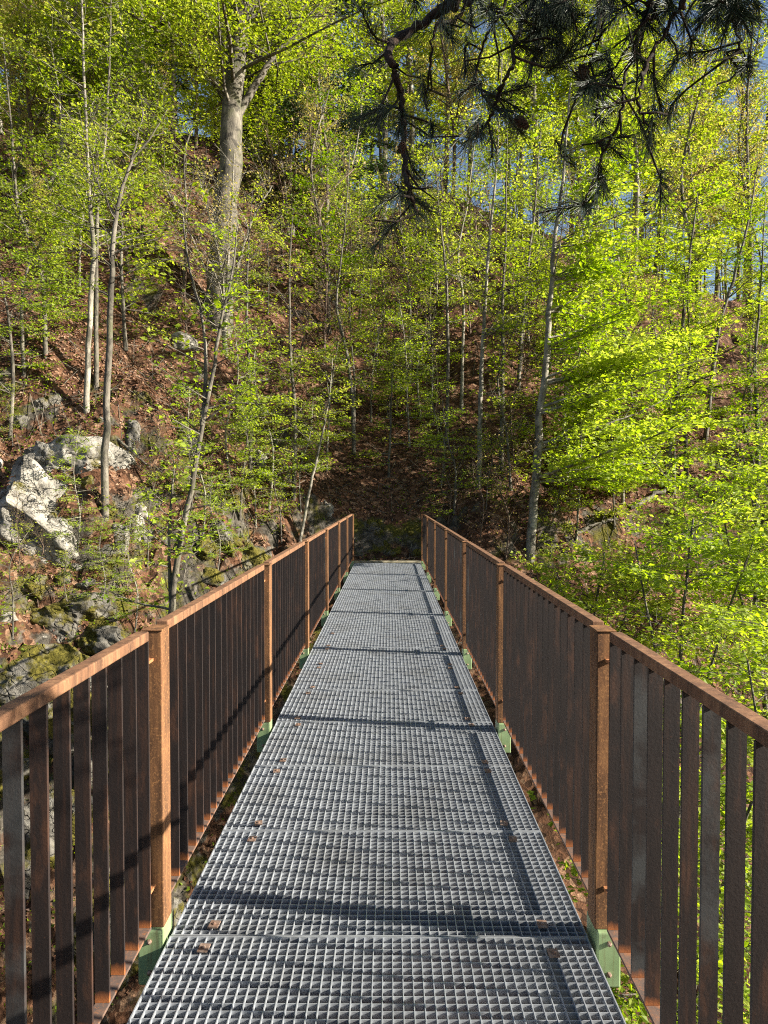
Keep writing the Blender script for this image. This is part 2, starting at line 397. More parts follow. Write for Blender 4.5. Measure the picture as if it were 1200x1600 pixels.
def clip_mesh():
    c = MB(); c.box(-.018, .018, -.022, .022, .0005, .0045)
    c.tube([(0, 0, .0046), (0, 0, .0075)], .007, 6)
    return c.mesh('clip', M['clip'])
cm = clip_mesh()
k0 = 2.515 - .8 * 2
ngr = 0; y = k0
while y + .3 < END:
    o = bpy.data.objects.new('deck_panel', gm); COL.objects.link(o); o.parent = bridge
    o.location = (random.uniform(-.002, .002), y - 9, random.uniform(-.002, .002)); o.rotation_euler = (0, 0, random.uniform(-.0012, .0012))
    if y + PD > END: o.scale.y = (END - y) / PD
    if y < 8:
        for cx_ in (-.60, .60):
            for cy_ in (.075, PD - .085):
                c = bpy.data.objects.new('clip', cm); COL.objects.link(c); c.parent = o
                c.location = (cx_ + random.uniform(-.012, .012), cy_ + random.uniform(-.015, .015), .003); c.rotation_euler.z = random.uniform(-.15, .15)
    y += PD
# railings
def mesh_of(fn, mat, name): g = MB(); fn(g); return g.mesh(name, mat)
def link(name, me, parent, loc=(0, 0, 0), bevel=0):
    o = bpy.data.objects.new(name, me); COL.objects.link(o); o.parent = parent; o.location = loc
    if bevel:
        b = o.modifiers.new('bevel', 'BEVEL'); b.width = bevel; b.segments = 2; b.limit_method = 'ANGLE'
    return o
PL0, PL1 = .103, 2.25 - .103 + 0.0
NB = 18
bar_pos = [PL0 + .004 + (PL1 - PL0 - .008) * k / (NB - 1) for k in range(NB)]
post_me = mesh_of(lambda g: g.box(-.031, .031, -.045, .045, .058, 1.114), M['rust_post'], 'post')
cap_me = mesh_of(lambda g: g.box(-.035, .035, -.049, .049, 1.1145, 1.121), M['rust_post'], 'cap')
top_me = mesh_of(lambda g: g.box(-.022, .022, PL0, PL1, 1.092, 1.126), M['rust_rail'], 'top_rail')
bot_me = mesh_of(lambda g: g.box(-.022, .022, PL0, PL1, .089, .098), M['rust_foot'], 'bottom_rail')
bar_me = mesh_of(lambda g: g.box(-.021, .021, -.005, .005, .099, 1.091), M['rust_bar'], 'bar')
lug_me = mesh_of(lambda g: (g.box(-.014, .014, -.062, .0, -.005, .005), g.tube([(0, -.03, .005), (0, -.03, .013)], .009, 6)), M['rust_lug'], 'lug')
for sx_, nm in ((-1, 'left'), (1, 'right')):
    xr = XC + sx_ * .793
    lab = ('rusty steel footbridge railing on the side of the pale rocks, sunlit inside' if sx_ < 0 else
           'rusty steel footbridge railing before the bright green foliage, shaded inside')
    rail = thing('railing', lab, 'railing', (xr, 0, 0), 'railings of the footbridge')
    far = MB()
    for k, y in enumerate(PY):
        if k == 0 and False: continue
        p = link('post', post_me, rail, (0, y, 0), .004)
        link('cap', cap_me, p, (0, 0, 0), .002)
        for zz in (1.015, .21):
            if k > 0: link('lug', lug_me, p, (sx_ * .012, -.045, zz))
            if k < len(PY) - 1: link('lug', lug_me, p, (sx_ * .012, .107, zz))
        if k == len(PY) - 1: continue
        pn = link('panel', top_me, rail, (sx_ * .015, y, 0), .004)
        bo = link('bottom_rail', bot_me, pn, (0, 0, 0), .002)
        if k < 5:
            for b in bar_pos: link('bar', bar_me, pn, (random.uniform(-.001, .001), b, 0))
        else:
            for b in bar_pos: far.box(sx_ * .015 - .021, sx_ * .015 + .021, y + b - .004, y + b + .004, .099, 1.091)
    fo = far.build('bars', M['rust_bar'], rail); fo['kind'] = 'stuff'

# ------------------------------------------------------------------ rocks
def ico(sub):
    import bmesh
    bm = bmesh.new(); bmesh.ops.create_icosphere(bm, subdivisions=sub, radius=1)
    V = np.array([v.co[:] for v in bm.verts]); T = np.array([[v.index for v in f.verts] for f in bm.faces]); bm.free(); return V, T
ICO5 = ico(6); ICO3 = ico(4)
def rock(name, label, cat, c, size, seed, mat='rock', cuts=14, rough=.14, small=False, group=None, rot=0):
    rg = np.random.default_rng(seed); V, T = (ICO3 if small else ICO5); V = V.copy()
    for _ in range(cuts):
        nrm = rg.normal(size=3); nrm[2] *= .8; nrm /= np.linalg.norm(nrm); d = rg.uniform(.52, .85)
        ex = np.clip(V @ nrm - d, 0, None); V -= ex[:, None] * nrm * .93
    o = seed * 3.7
    dx = fbm(V[:, 0] * 1.7 + o, V[:, 1] * 1.7 + V[:, 2] * 1.1, seed, 5)
    dy = fbm(V[:, 1] * 1.9 + o, V[:, 2] * 1.9 - V[:, 0], seed + 3, 5)
    rid = np.abs(fbm(V[:, 0] * 2.6 + V[:, 2] * 1.3, V[:, 1] * 2.6 + V[:, 2] * 2.2 + o, seed + 9, 5))
    nr = V / (np.linalg.norm(V, axis=1)[:, None] + 1e-9)
    V = V + nr * (rough * 1.4 * (dx + .6 * dy) - rough * 1.6 * rid)[:, None]
    V = V * np.array(size)
    ca, sa = math.cos(rot), math.sin(rot); V = np.stack([V[:, 0] * ca - V[:, 1] * sa, V[:, 0] * sa + V[:, 1] * ca, V[:, 2]], -1)
    m = MB(); m.add(V, None, T); ob = m.build(name, M[mat], smooth=True); ob.location = c
    return tag(ob, label, cat, group)
ROCKS = [  # px, py, half width, half height in px, material, label, cat, small
    (25, 820, 140, 105, 'rock', 'large smooth pale grey boulder at the left edge, shadow streaked across it', 'boulder'),
    (100, 725, 85, 52, 'rock', 'jagged pale limestone ledge with a yellow moss patch, right above the big smooth boulder', 'rock outcrop'),
    (203, 700, 22, 42, 'rock_mossy', 'narrow mossy rock rib beside the slender trunk on the left slope', 'rock outcrop'),
    (280, 705, 24, 46, 'rock_mossy', 'cracked upright rock behind the forked grey trunk', 'rock outcrop'),
    (182, 845, 20, 38, 'rock', 'small grey wedge shaped rock below the slender left trunk', 'rock'),
    (207, 825, 16, 28, 'rock', 'small brownish rock standing just right of the wedge shaped rock', 'rock'),
    (240, 850, 30, 30, 'rock_mossy', 'rounded dark rock left of the forked grey trunk base', 'rock'),
    (80, 965, 105, 50, 'rock_mossy', 'broad low rock shelf half hidden under green shrubs', 'rock outcrop'),
    (60, 1110, 150, 110, 'rock_mossy', 'big grey cliff block with moss streaks behind the near left railing', 'rock outcrop'),
    (150, 1010, 60, 45, 'rock_mossy', 'dark angular rock below the green shrub beside the left handrail', 'rock'),
    (40, 1330, 150, 120, 'rock_mossy', 'mossy cliff base seen low between the near left bars', 'rock outcrop'),
    (150, 1480, 120, 90, 'rock_mossy', 'dark mossy block deep below the left bracket', 'rock'),
    (388, 890, 36, 50, 'rock_mossy', 'dark shaded rock face left of the bridge just above the handrail', 'rock outcrop'),
    (505, 797, 17, 17, 'rock', 'small grey stone on the slope left of the far bridge end', 'rock'),
    (330, 840, 40, 50, 'rock_mossy', 'shaded mossy rock behind the forked grey trunk, nearer the bridge', 'rock'),
    (275, 545, 34, 26, 'rock', 'grey stone below the thick old beech', 'rock'),
    (75, 630, 30, 34, 'rock', 'pale rock showing between saplings high on the left slope', 'rock'),
    (432, 700, 20, 22, 'rock_mossy', 'mossy stone in leaf litter between two slender trunks', 'rock'),
    (560, 390, 40, 20, 'rock_mossy', 'dark rock ledge high on the slope above the bridge axis', 'rock outcrop'),
]
for i_, (px, py, hw, hh, mt, lb, ct) in enumerate(ROCKS):
    d = hit(px, py); P = at(px, py, d); s = d / F
    rock('rock_outcrop' if ct == 'rock outcrop' else ct, lb, ct, P + np.array([0, max(hw, hh) * s * .5, -hh * s * .12]),
         (hw * s * 1.15, max(hw, hh) * s * .8, hh * s * 1.2), 100 + i_, mt, small=hw < 30, rot=random.uniform(-.3, .3))
FR = [rock('rock_fragment', 'x', 'rock', (0, 0, 0), (.5, .42, .4), 500 + q, 'rock' if q == 1 else 'rock_mossy', cuts=20, small=True, rough=.2) for q in range(4)]
rq = random.Random(9); fu = set()
for k_ in range(64):
    px, py = rq.uniform(-30, 420), rq.uniform(600, 1250)
    if px > 250 and py > 900: px -= 250
    d = hit(px, py); P = at(px, py, d); q = k_ % 4
    o = FR[q]
    if q in fu: o = o.copy(); COL.objects.link(o)
    fu.add(q); c_ = rq.uniform(.25, 1.0)
    o.location = P + np.array([0, .1, -.12 * c_]); o.scale = (c_, c_, c_ * rq.uniform(.6, 1.3)); o.rotation_euler = (rq.uniform(-.4, .4), rq.uniform(-.4, .4), rq.uniform(0, 6.28))
    where = 'beside the big smooth boulder' if px < 160 and py < 900 else 'low beside the near left railing' if py > 900 else 'around the forked grey tree' if px > 230 else 'under the slender left trunks'
    tag(o, ('pale' if q == 1 else 'mossy') + ' rock fragment half sunk in leaf litter, ' + where, 'rock', 'rock fragments ' + where)
# the low rock wall at the end of the bridge: individual stones
lw = ['stone at the left foot of the rock wall behind the bridge end', 'mossy stone in the middle of the rock wall behind the bridge end',
      'stone at the right foot of the rock wall behind the bridge end', 'upper left stone of the rock wall behind the bridge end', 'upper right stone of the rock wall behind the bridge end']
for i_, (x, z, wx, hz) in enumerate([(-.75, .22, .42, .36), (.05, .28, .40, .42), (.75, .2, .42, .34), (-.35, .78, .5, .34), (.5, .76, .48, .36)]):
    rock('wall_stone', lw[i_], 'stone', (x, 17.85 + .12 * (z > .5), z - .08), (wx, .35, hz * .8), 300 + i_, 'rock_mossy', small=True, rough=.22)

# ------------------------------------------------------------------ trees
UP = np.array([0, 0, 1.0])
def unit(v): return v / (np.linalg.norm(v) + 1e-9)
def spray(bark, leaf, p0, d0, L, r, rg, lsize=.06, step=.05, curve=.15, flat=.55, twig=.18, sub=.42, bare=0, tw=True, dens=3.1):
    twig = twig * .72; step = step / dens
    """one limb: a curved stem, twigs on both sides in one flat layer, leaves on the twigs"""
    n = 7; P = [np.array(p0)]; d = unit(np.array(d0, float))
    for k in range(n - 1):
        d = unit(d + rg.normal(size=3) * np.array([.10, .10, .07]) + UP * curve * (.10 if k < 3 else -.05))
        P.append(P[-1] + d * L / (n - 1))
    P = np.array(P); bark.tube(P, np.linspace(r, max(.0025, r * .18), n), 4, False)
    m = max(4, int(L / twig)); s = np.linspace(.16, 1, m)
    A = np.stack([np.interp(s * (n - 1), np.arange(n), P[:, k]) for k in range(3)], -1)
    T = np.gradient(P, axis=0); T /= np.linalg.norm(T, axis=1)[:, None]
    D = np.stack([np.interp(s * (n - 1), np.arange(n), T[:, k]) for k in range(3)], -1)
    sgn = np.where(np.arange(m) % 2 == 0, 1, -1) * np.where(rg.random(m) < .9, 1, -1)
    sd = np.cross(D, UP); sd /= np.linalg.norm(sd, axis=1)[:, None] + 1e-6
    ang = rg.uniform(.7, 1.15, m)
    td = D * np.cos(ang)[:, None] + sd * (np.sin(ang) * sgn)[:, None] + rg.normal(size=(m, 3)) * np.array([.12, .12, .16])
    td[-1] = D[-1]; td /= np.linalg.norm(td, axis=1)[:, None]
    tl = (L * (sub * (1.05 - s)) + .14) * rg.uniform(.55, 1.15, m)
    # twigs curve a little: two rods each
    mid = A + td * tl[:, None] * .5; e = mid + (td + rg.normal(size=(m, 3)) * .16) * tl[:, None] * .5
    if tw:
        bark.rods(A, mid, np.clip(r * .28, .002, .006), .0022); bark.rods(mid, e, .0022, .0012)
    if bare >= 1: return P
    q = np.maximum(2, (tl / step).astype(int)); q = np.where(rg.random(m) < .22, 1, q)
    if rg.random() < .16: q = np.maximum(1, q // 6)
    tot = q.sum(); idx = np.repeat(np.arange(m), q)
    j = np.concatenate([np.arange(c) for c in q]); f = (j + rg.random(tot)) / q[idx]
    keep = rg.random(tot) > bare
    idx = idx[keep]; f = f[keep]; j = j[keep]; tot = len(idx)
    base = np.where(f[:, None] < .5, A[idx] + (mid - A)[idx] * (f * 2)[:, None], mid[idx] + (e - mid)[idx] * (f * 2 - 1)[:, None])
    tdn = td[idx]; ls = np.where(j % 2 == 0, 1, -1)
    sd2 = np.cross(tdn, UP); sd2 /= np.linalg.norm(sd2, axis=1)[:, None] + 1e-6
    ax = tdn * .7 + sd2 * ls[:, None] * .8 + rg.normal(size=(tot, 3)) * .35 - UP * .12
    N = UP + rg.normal(size=(tot, 3)) * flat
    N = N / np.linalg.norm(N, axis=1)[:, None]
    sz = lsize * rg.uniform(.7, 1.5, tot)
    tone = np.clip(rg.normal(.5, .22) + rg.normal(size=tot) * .2, 0, 1)
    side_off = sd2 * (ls * np.abs(rg.normal(size=tot)) * (.04 + .12 * tl[idx]))[:, None] + tdn * (rg.normal(size=tot) * .04)[:, None]
    base = base + side_off + rg.normal(size=(tot, 3)) * np.array([0, 0, .035])
    if tw and lsize < .08:
        lk = np.nonzero((np.abs(side_off).sum(1) > .04) & (rg.random(tot) < .4))[0]
        bark.rods(base[lk] - side_off[lk], base[lk], .0016, .001)
    leaf.leaves(base + rg.normal(size=(tot, 3)) * lsize * .15, ax, N, sz, sz * .68, tone)
    return P
def smooth_path(K, n=16):
    K = np.asarray(K, float); m = len(K); t = np.linspace(0, m - 1, n); out = []
    for x in t:
        i = min(int(x), m - 2); f = x - i
        p0, p1, p2, p3 = K[max(i - 1, 0)], K[i], K[i + 1], K[min(i + 2, m - 1)]
        out.append(.5 * (2 * p1 + (p2 - p0) * f + (2 * p0 - 5 * p1 + 4 * p2 - p3) * f * f + (3 * p1 - p0 - 3 * p2 + p3) * f ** 3))
    return np.array(out)
def tree(name, label, cat, K, r0, r1, limbs, seed, leafmat='leaf', barkmat='bark', az=(0, 6.283), elev=(.0, .5), length=(1.0, 2.0),
         s=(.35, 1.0), stems=(), taper=.55, root=None, group=None, flare=1.25, **kw):
    """K: trunk points in world space; limbs: how many; stems: extra (points, r0, r1)"""
    rg = np.random.default_rng(seed); K = np.asarray(K, float); base = K[0].copy()
    T = thing(name, label, cat, base, group); bark = MB(); leaf = MB()
    bare = kw.pop('bare', 0); tiers = kw.pop('tiers', 0)
    allst = [(K, r0, r1, 1.0)] + [(np.asarray(a), b, c, .4) for a, b, c in stems]
    for Ks, ra, rb, share in allst:
        P = smooth_path(Ks, max(10, 4 * len(Ks))) - base
        P[2:-1] += rg.normal(size=(len(P) - 3, 3)) * min(.02, ra * .12)
        n = len(P); rad = np.linspace(ra, rb, n); rad[0] *= flare; rad[1] *= 1 + (flare - 1) * .3
        bark.tube(P, rad, 9 if ra > .12 else 7)
        ln = np.linalg.norm(P[-1] - P[0])
        for k in range(int(limbs * share)):
            u = s[0] + (s[1] - s[0]) * (k + rg.random()) / max(1, int(limbs * share))
            if tiers: u = min(.995, s[0] + (s[1] - s[0]) * (math.floor((u - s[0]) / (s[1] - s[0]) * tiers) + .5 + rg.normal() * .10) / tiers)
            x = u * (n - 1); p = np.array([np.interp(x, np.arange(n), P[:, c]) for c in range(3)])
            a = rg.uniform(*az); el = rg.uniform(*elev) + .25 * u
            L = rg.uniform(*length) * (1 - taper * max(0, (u - s[0]) / (s[1] - s[0] + 1e-6)))
            rr = np.clip(np.interp(x, np.arange(n), rad) * .45, .004, .012 * L + .004)
            d = np.array([math.cos(a) * math.cos(el), math.sin(a) * math.cos(el), math.sin(el)])
            spray(bark, leaf, p, d, L, rr, rg, bare=bare, **kw)
            if rg.random() < (.08 if tiers else .4):
                a2 = rg.uniform(0, 6.283); d2 = np.array([math.cos(a2) * .6, math.sin(a2) * .6, rg.uniform(.3, 1.0)])
                spray(bark, leaf, p, d2, L * rg.uniform(.5, .9), rr * .7, rg, bare=1, twig=.16, sub=.5)
    bark.build('trunk', M[barkmat], T, smooth=True)
    if leaf.n: leaf.build('crown', M[leafmat], T)
    return T
def pixpath(pts, d, lean=0.0, bury=.3):
    out = [at(x, y, d + lean * i) for i, (x, y) in enumerate(pts)]
    out[0] = out[0] - np.array([0, 0, bury]); return out
TREES = []
def ptree(name, label, cat, pts, wpx, limbs, seed, d=None, top=.14, lean=0.0, stems=(), **kw):
    d = hit(*pts[0]) if d is None else d
    r = wpx * d / F / 2
    bury = .3 + 2.2 * r
    st = [(pixpath(p, d, .05, 0), ww * d / F / 2, ww * d / F / 2 * .3) for p, ww in stems]
    K = pixpath(pts, d, lean, bury); gz = ground(K[0][0], K[0][1] + .15)
    if K[0][2] > gz: K = [np.array([K[0][0], K[0][1] + .15, gz - .3])] + K
    return tree(name, label, cat, K, r, r * top, limbs, seed, stems=st, **kw)
E, N_, W, S_ = 0.0, 1.571, 3.1416, -1.571
# -- the old beech on the upper slope
ptree('beech_tree', 'thick old grey beech trunk rising through the foliage of the upper slope', 'tree',
      [(338, 500), (346, 420), (352, 340), (360, 240), (364, 150), (374, 60), (388, -60), (400, -220)], 44, 46, 1, length=(3.0, 6.0), s=(.52, 1),
      elev=(-.1, .5), barkmat='bark', lsize=.10, step=.10, twig=.3, top=.5, flare=1.5, taper=.2,
      stems=[([(366, 120), (358, 70), (345, 20), (330, -60)], 20), ([(366, 190), (400, 130), (428, 90), (470, 40)], 14)])
ptree('beech_tree', 'tall pale straight trunk behind the old beech, on its bridge side', 'tree',
      [(512, 330), (515, 230), (517, 110), (518, 0), (520, -120)], 17, 40, 2, length=(2.5, 4.5), s=(.2, 1), barkmat='bark_pale', lsize=.10, step=.10, twig=.3, top=.6)
ptree('budding_tree', 'fan of pale upright twigs with small buds in front of the old beech', 'tree',
      [(352, 555), (350, 480), (346, 420), (330, 350), (312, 280)], 9, 40, 50, length=(1.2, 2.6), s=(.2, 1), elev=(.2, .9), leafmat='leaf_bud', lsize=.06, step=.08, barkmat='bark_pale', bare=.78,
      stems=[([(352, 500), (368, 430), (392, 350), (425, 290)], 6), ([(351, 520), (356, 420), (362, 320), (366, 240)], 6), ([(350, 490), (325, 430), (285, 340), (255, 290)], 5)])
# -- slender trees of the left slope
ptree('slender_tree', 'slender grey tree with a high fork, growing beside the jagged limestone ledge', 'tree',
      [(163, 805), (165, 690), (170, 540), (176, 420), (181, 340), (198, 275), (213, 222), (225, 170)], 13, 22, 3, length=(.9, 1.7), s=(.35, 1), lsize=.055, bare=.55,
      stems=[([(181, 340), (166, 312), (152, 282), (140, 230)], 5), ([(205, 250), (235, 215), (262, 170)], 4)])
ptree('forked_tree', 'curved grey tree forking beside the bridge, rooted below the left handrail', 'tree',
      [(262, 1120), (267, 980), (276, 880), (296, 780), (313, 680), (332, 590), (346, 500), (360, 440), (372, 350)], 14, 30, 4, d=10.2, length=(.6, 1.5), s=(.18, 1),
      lsize=.075, step=.09, bare=.25, leafmat='leaf_bright',
      stems=[([(268, 940), (264, 860), (268, 780), (272, 720)], 7), ([(316, 665), (322, 580), (316, 500), (296, 420), (285, 330)], 7)])
ptree('slender_tree', 'tall slender tree with pale stem at the far left of the slope', 'tree',
      [(134, 645), (139, 520), (146, 400), (140, 300), (133, 150), (127, 0), (122, -120)], 10, 26, 5, length=(1.2, 2.4), s=(.3, 1), lsize=.07, step=.07, bare=.35, barkmat='bark_pale')
ptree('slender_tree', 'thin trunk just right of the tall pale stem on the left slope', 'tree',
      [(150, 610), (150, 450), (153, 320), (166, 200), (172, 60), (176, -60)], 8, 26, 6, length=(1.2, 2.2), s=(.35, 1), lsize=.07, step=.07, bare=.3)
ptree('sapling', 'young tree with bright horizontal leaf layers above the pale boulders', 'tree',
      [(40, 585), (34, 500), (40, 430), (62, 380), (80, 340)], 7, 26, 7, length=(1.0, 2.2), s=(.2, 1), az=(-.9, 1.2), elev=(-.1, .2), leafmat='leaf_bright', lsize=.06)
ptree('sapling', 'leafy young tree leaning at the left edge above the boulders', 'tree',
      [(14, 690), (20, 600), (14, 500), (0, 430), (-20, 340)], 7, 24, 8, length=(1.0, 2.2), s=(.2, 1), elev=(-.1, .2), leafmat='leaf_bright', lsize=.06)
ptree('slender_tree', 'thin dark stem with drooping side twigs, left of the old beech', 'tree',
      [(72, 560), (64, 420), (30, 330), (18, 200), (5, 60)], 8, 26, 9, length=(1.2, 2.4), s=(.3, 1), lsize=.07, step=.07)
ptree('sapling', 'thin grey sapling with pale stem in front of the old beech base', 'tree',
      [(390, 758), (392, 640), (386, 500), (388, 390), (394, 300)], 7, 24, 10, length=(.8, 1.7), s=(.15, 1), elev=(-.15, .2), lsize=.06)
ptree('sapling', 'straight sapling with several leaf layers, left of the leaning stem', 'tree',
      [(458, 775), (461, 660), (455, 560), (452, 430), (458, 330)], 8, 26, 11, length=(.9, 1.8), s=(.2, 1), elev=(-.15, .2), lsize=.06)
ptree('leaning_sapling', 'pale leaning sapling rising beside the far part of the left handrail', 'tree',
      [(463, 850), (484, 765), (500, 695), (513, 630), (520, 560)], 6, 12, 12, length=(.6, 1.2), s=(.3, 1), lsize=.06, barkmat='bark_pale')
ptree('slender_tree', 'wavy two stemmed tree standing straight above the far end of the bridge', 'tree',
      [(553, 710), (550, 620), (540, 545), (526, 480), (531, 420), (541, 330), (546, 240)], 7, 22, 13, length=(1.0, 2.0), s=(.25, 1), lsize=.065, step=.06,
      stems=[([(553, 690), (554, 600), (548, 520), (546, 450)], 4)])
ptree('sapling', 'low sapling with flat bright leaf sprays just above the bridge end', 'tree',
      [(606, 745), (610, 680), (612, 610), (618, 540)], 5, 22, 14, length=(.7, 1.6), s=(.1, 1), elev=(-.2, .1), lsize=.06, leafmat='leaf')
ptree('sapling', 'sapling with wide green leaf tiers right of the bridge axis', 'tree',
      [(708, 800), (712, 740), (700, 690), (690, 620)], 5, 20, 15, length=(.7, 1.5), s=(.1, 1), elev=(-.2, .1), lsize=.06, leafmat='leaf_bright')
# -- the group of thin trunks right of the axis
for k_, (pts, wd, lb, bk) in enumerate([
    ([(697, 695), (700, 560), (697, 440), (688, 340), (676, 230)], 7, 'thin grey trunk, leftmost of the slim trunks right of the bridge axis', 'bark'),
    ([(747, 765), (750, 660), (753, 560), (759, 450), (769, 330), (779, 210), (784, 90)], 9, 'palest and straightest of the slim trunks right of the bridge axis', 'bark_pale'),
    ([(783, 735), (785, 600), (786, 460), (790, 350), (792, 200)], 8, 'dark slim trunk just right of the palest one', 'bark'),
    ([(720, 640), (724, 480), (716, 400), (733, 300), (745, 180)], 6, 'slim trunk with a bend, standing left of the palest one', 'bark_pale'),
    ([(668, 560), (672, 450), (665, 350), (668, 240)], 5, 'thin dark trunk behind the slim ones, under the pine branches', 'bark'),
    ([(640, 600), (640, 470), (628, 370), (622, 260)], 5, 'thin trunk above the end of the bridge with few leaves', 'bark')]):
    ptree('slim_tree', lb, 'tree', pts, wd, 20, 20 + k_, length=(1.0, 2.2), s=(.35, 1), lsize=.075, step=.07, bare=.25, barkmat=bk, group='slim trunks right of the bridge axis')
# -- the lush tree right of the bridge
ptree('hornbeam_tree', 'lush bright green tree with pale trunk standing right of the far railing', 'tree',
      [(824, 960), (830, 850), (838, 740), (844, 650), (853, 560), (860, 470), (867, 380), (880, 260), (892, 130)], 17, 54, 40, d=17.0, top=.16, length=(1.8, 4.8), s=(.20, 1), tiers=11, flat=.45, az=(-1.0, .55),
      elev=(-.12, .25), leafmat='leaf_bright', barkmat='bark_pale', lsize=.108, step=.078, taper=.45)
ptree('hornbeam_tree', 'second bright tree on the right whose trunk leans behind the lush one', 'tree',
      [(1032, 830), (1046, 710), (1056, 610), (1066, 520), (1078, 400), (1090, 300)], 11, 44, 41, d=20.5, length=(1.5, 3.4), s=(.15, 1), tiers=9, flat=.45, elev=(-.12, .25), leafmat='leaf_bright', lsize=.105, step=.08)
ptree('slender_tree', 'thin straight trunk at the right edge with leaf tiers beside it', 'tree',
      [(1182, 790), (1184, 680), (1180, 560), (1190, 430), (1196, 300)], 8, 26, 42, d=20, length=(1.2, 2.4), s=(.1, .9), elev=(-.1, .2), lsize=.075, leafmat='leaf_green')
ptree('slender_tree', 'grey leaning trunk crossing the gap behind the right foliage', 'tree',
      [(1105, 640), (1122, 520), (1150, 420), (1172, 330), (1185, 250)], 9, 20, 43, d=23, length=(1.2, 2.4), s=(.3, 1), lsize=.08, bare=.6)
ptree('forked_tree', 'dark forked trunk against the sky at the upper right corner', 'tree',
      [(1168, 440), (1172, 340), (1179, 268), (1166, 220), (1160, 140), (1166, 40)], 17, 26, 44, length=(1.2, 2.8), s=(.4, 1), lsize=.09, bare=.85, barkmat='bark_brown',
      stems=[([(1179, 270), (1196, 215), (1203, 130), (1200, 30)], 9)])
ptree('bare_tree', 'many stemmed bare grey tree against the sky, left of the dark forked trunk', 'tree',
      [(1082, 400), (1088, 320), (1092, 250), (1098, 170), (1104, 80)], 7, 26, 45, length=(1.0, 2.6), s=(.2, 1), elev=(.5, 1.0), lsize=.08, bare=.92,
      stems=[([(1082, 390), (1072, 300), (1066, 220)], 5), ([(1084, 380), (1106, 290), (1124, 200), (1130, 100)], 5), ([(1084, 380), (1078, 260), (1075, 150)], 5)])
ptree('slender_tree', 'slim trunk rising between the lush tree and the slim trunk group', 'tree',
      [(806, 700), (812, 560), (822, 440), (835, 330), (845, 200)], 8, 28, 46, d=22, length=(1.2, 2.4), s=(.3, 1), lsize=.08, step=.07)
ptree('slender_tree', 'thin stem half hidden inside the bright foliage on the right', 'tree',
      [(952, 860), (958, 760), (965, 640), (975, 520), (985, 400)], 8, 34, 47, d=19.5, length=(1.3, 2.6), s=(.15, 1), elev=(-.1, .2), lsize=.075, leafmat='leaf')
# -- trees rooted in the gorge on the right, crowns level with the deck
GORGE = [((4.6, 11.0), 1.2, (1.4, 2.6), 'many stemmed leafy tree rooted in the gorge, its crown just above the right handrail'),
         ((6.6, 12.6), 1.9, (1.4, 2.8), 'broad bright crown behind the many stemmed gorge tree, at the right edge'),
         ((3.3, 8.0), -.9, (1.0, 2.0), 'low bright leafy crown seen between the near right railing bars'),
         ((5.0, 8.4), .1, (1.2, 2.3), 'bright leafy crown below the handrail at the right edge'),
         ((3.9, 13.2), .5, (1.0, 2.2), 'leafy gorge tree close to the far half of the right railing'),
         ((3.1, 5.6), -2.2, (.9, 1.6), 'deep set leafy crown low under the near right railing'),
         ((8.2, 15.0), 2.6, (1.4, 2.8), 'tall gorge tree crown at the right edge below the hornbeams')]
for k_, ((x, y), zt, ln, lb) in enumerate(GORGE):
    zb = ground(x, y) - .2; h = zt - zb
    K = [(x, y, zb), (x + .1, y, zb + h * .35), (x - .05, y + .1, zb + h * .65), (x + .1, y, zb + h)]
    st = [([(x + .05, y, zb + h * .45), (x - .5, y - .2, zb + h * .7), (x - .9, y - .3, zb + h * .95)], .03, .01),
          ([(x + .05, y, zb + h * .5), (x + .6, y + .1, zb + h * .75), (x + 1.0, y - .2, zb + h * .98)], .03, .01)]
    tree('gorge_tree', lb, 'tree', K, .06, .015, 30, 60 + k_, 'leaf_bright' if k_ != 4 else 'leaf', 'bark', length=ln, s=(.42, 1), elev=(-.15, .25), stems=st, tiers=6, lsize=.075 if y > 7 else .058, step=.06, taper=.4)

# -- forest filling the slope and the crest: prototypes, then copies
def proto(seed, h, r, limbs, length, leafmat, barkmat='bark', lean=.3, **kw):
    rg = np.random.default_rng(seed)
    K = [(0, 0, -.3), (rg.normal() * lean * .3, rg.normal() * lean * .3, h * .3), (rg.normal() * lean, rg.normal() * lean, h * .65), (rg.normal() * lean * 1.5, rg.normal() * lean * 1.5, h)]
    return tree('forest_tree', 'x', 'tree', K, r, r * .25, limbs, seed, leafmat, barkmat, length=length, **kw)
PROTO = [
    proto(201, 13, .13, 56, (1.5, 3.2), 'leaf', s=(.3, 1), lsize=.125, step=.10, twig=.24, tw=True),
    proto(202, 15, .15, 60, (1.6, 3.6), 'leaf', 'bark_pale', s=(.35, 1), lsize=.125, step=.10, twig=.24),
    proto(203, 12, .10, 50, (1.4, 3.0), 'leaf_bud', 'bark_brown', s=(.3, 1), elev=(.2, .8), lsize=.09, step=.10, twig=.2),
    proto(204, 10, .09, 46, (1.2, 2.6), 'leaf_green', s=(.2, 1), lsize=.115, step=.09, twig=.24, elev=(-.1, .3)),
    proto(205, 14, .12, 50, (1.2, 2.6), 'leaf_bud', 'bark', s=(.35, 1), elev=(.3, .9), lsize=.07, bare=.7, twig=.18),
    proto(206, 20, .22, 110, (2.0, 4.6), 'leaf_dark', 'bark_brown', s=(.15, 1), elev=(-.5, -.1), lsize=.13, step=.07, twig=.24, taper=.85, flat=.7),
]
SAP = [proto(211, 3.2, .03, 26, (.6, 1.3), 'leaf', lean=.25, s=(.15, 1), elev=(-.15, .15), lsize=.065, step=.055),
       proto(212, 4.2, .035, 30, (.7, 1.5), 'leaf_bright', 'bark_pale', lean=.3, s=(.2, 1), elev=(-.15, .15), lsize=.065, step=.055),
       proto(213, 2.6, .022, 30, (.5, 1.1), 'leaf_bud', 'bark_brown', lean=.3, s=(.05, 1), elev=(.3, .9), lsize=.045, bare=.85)]
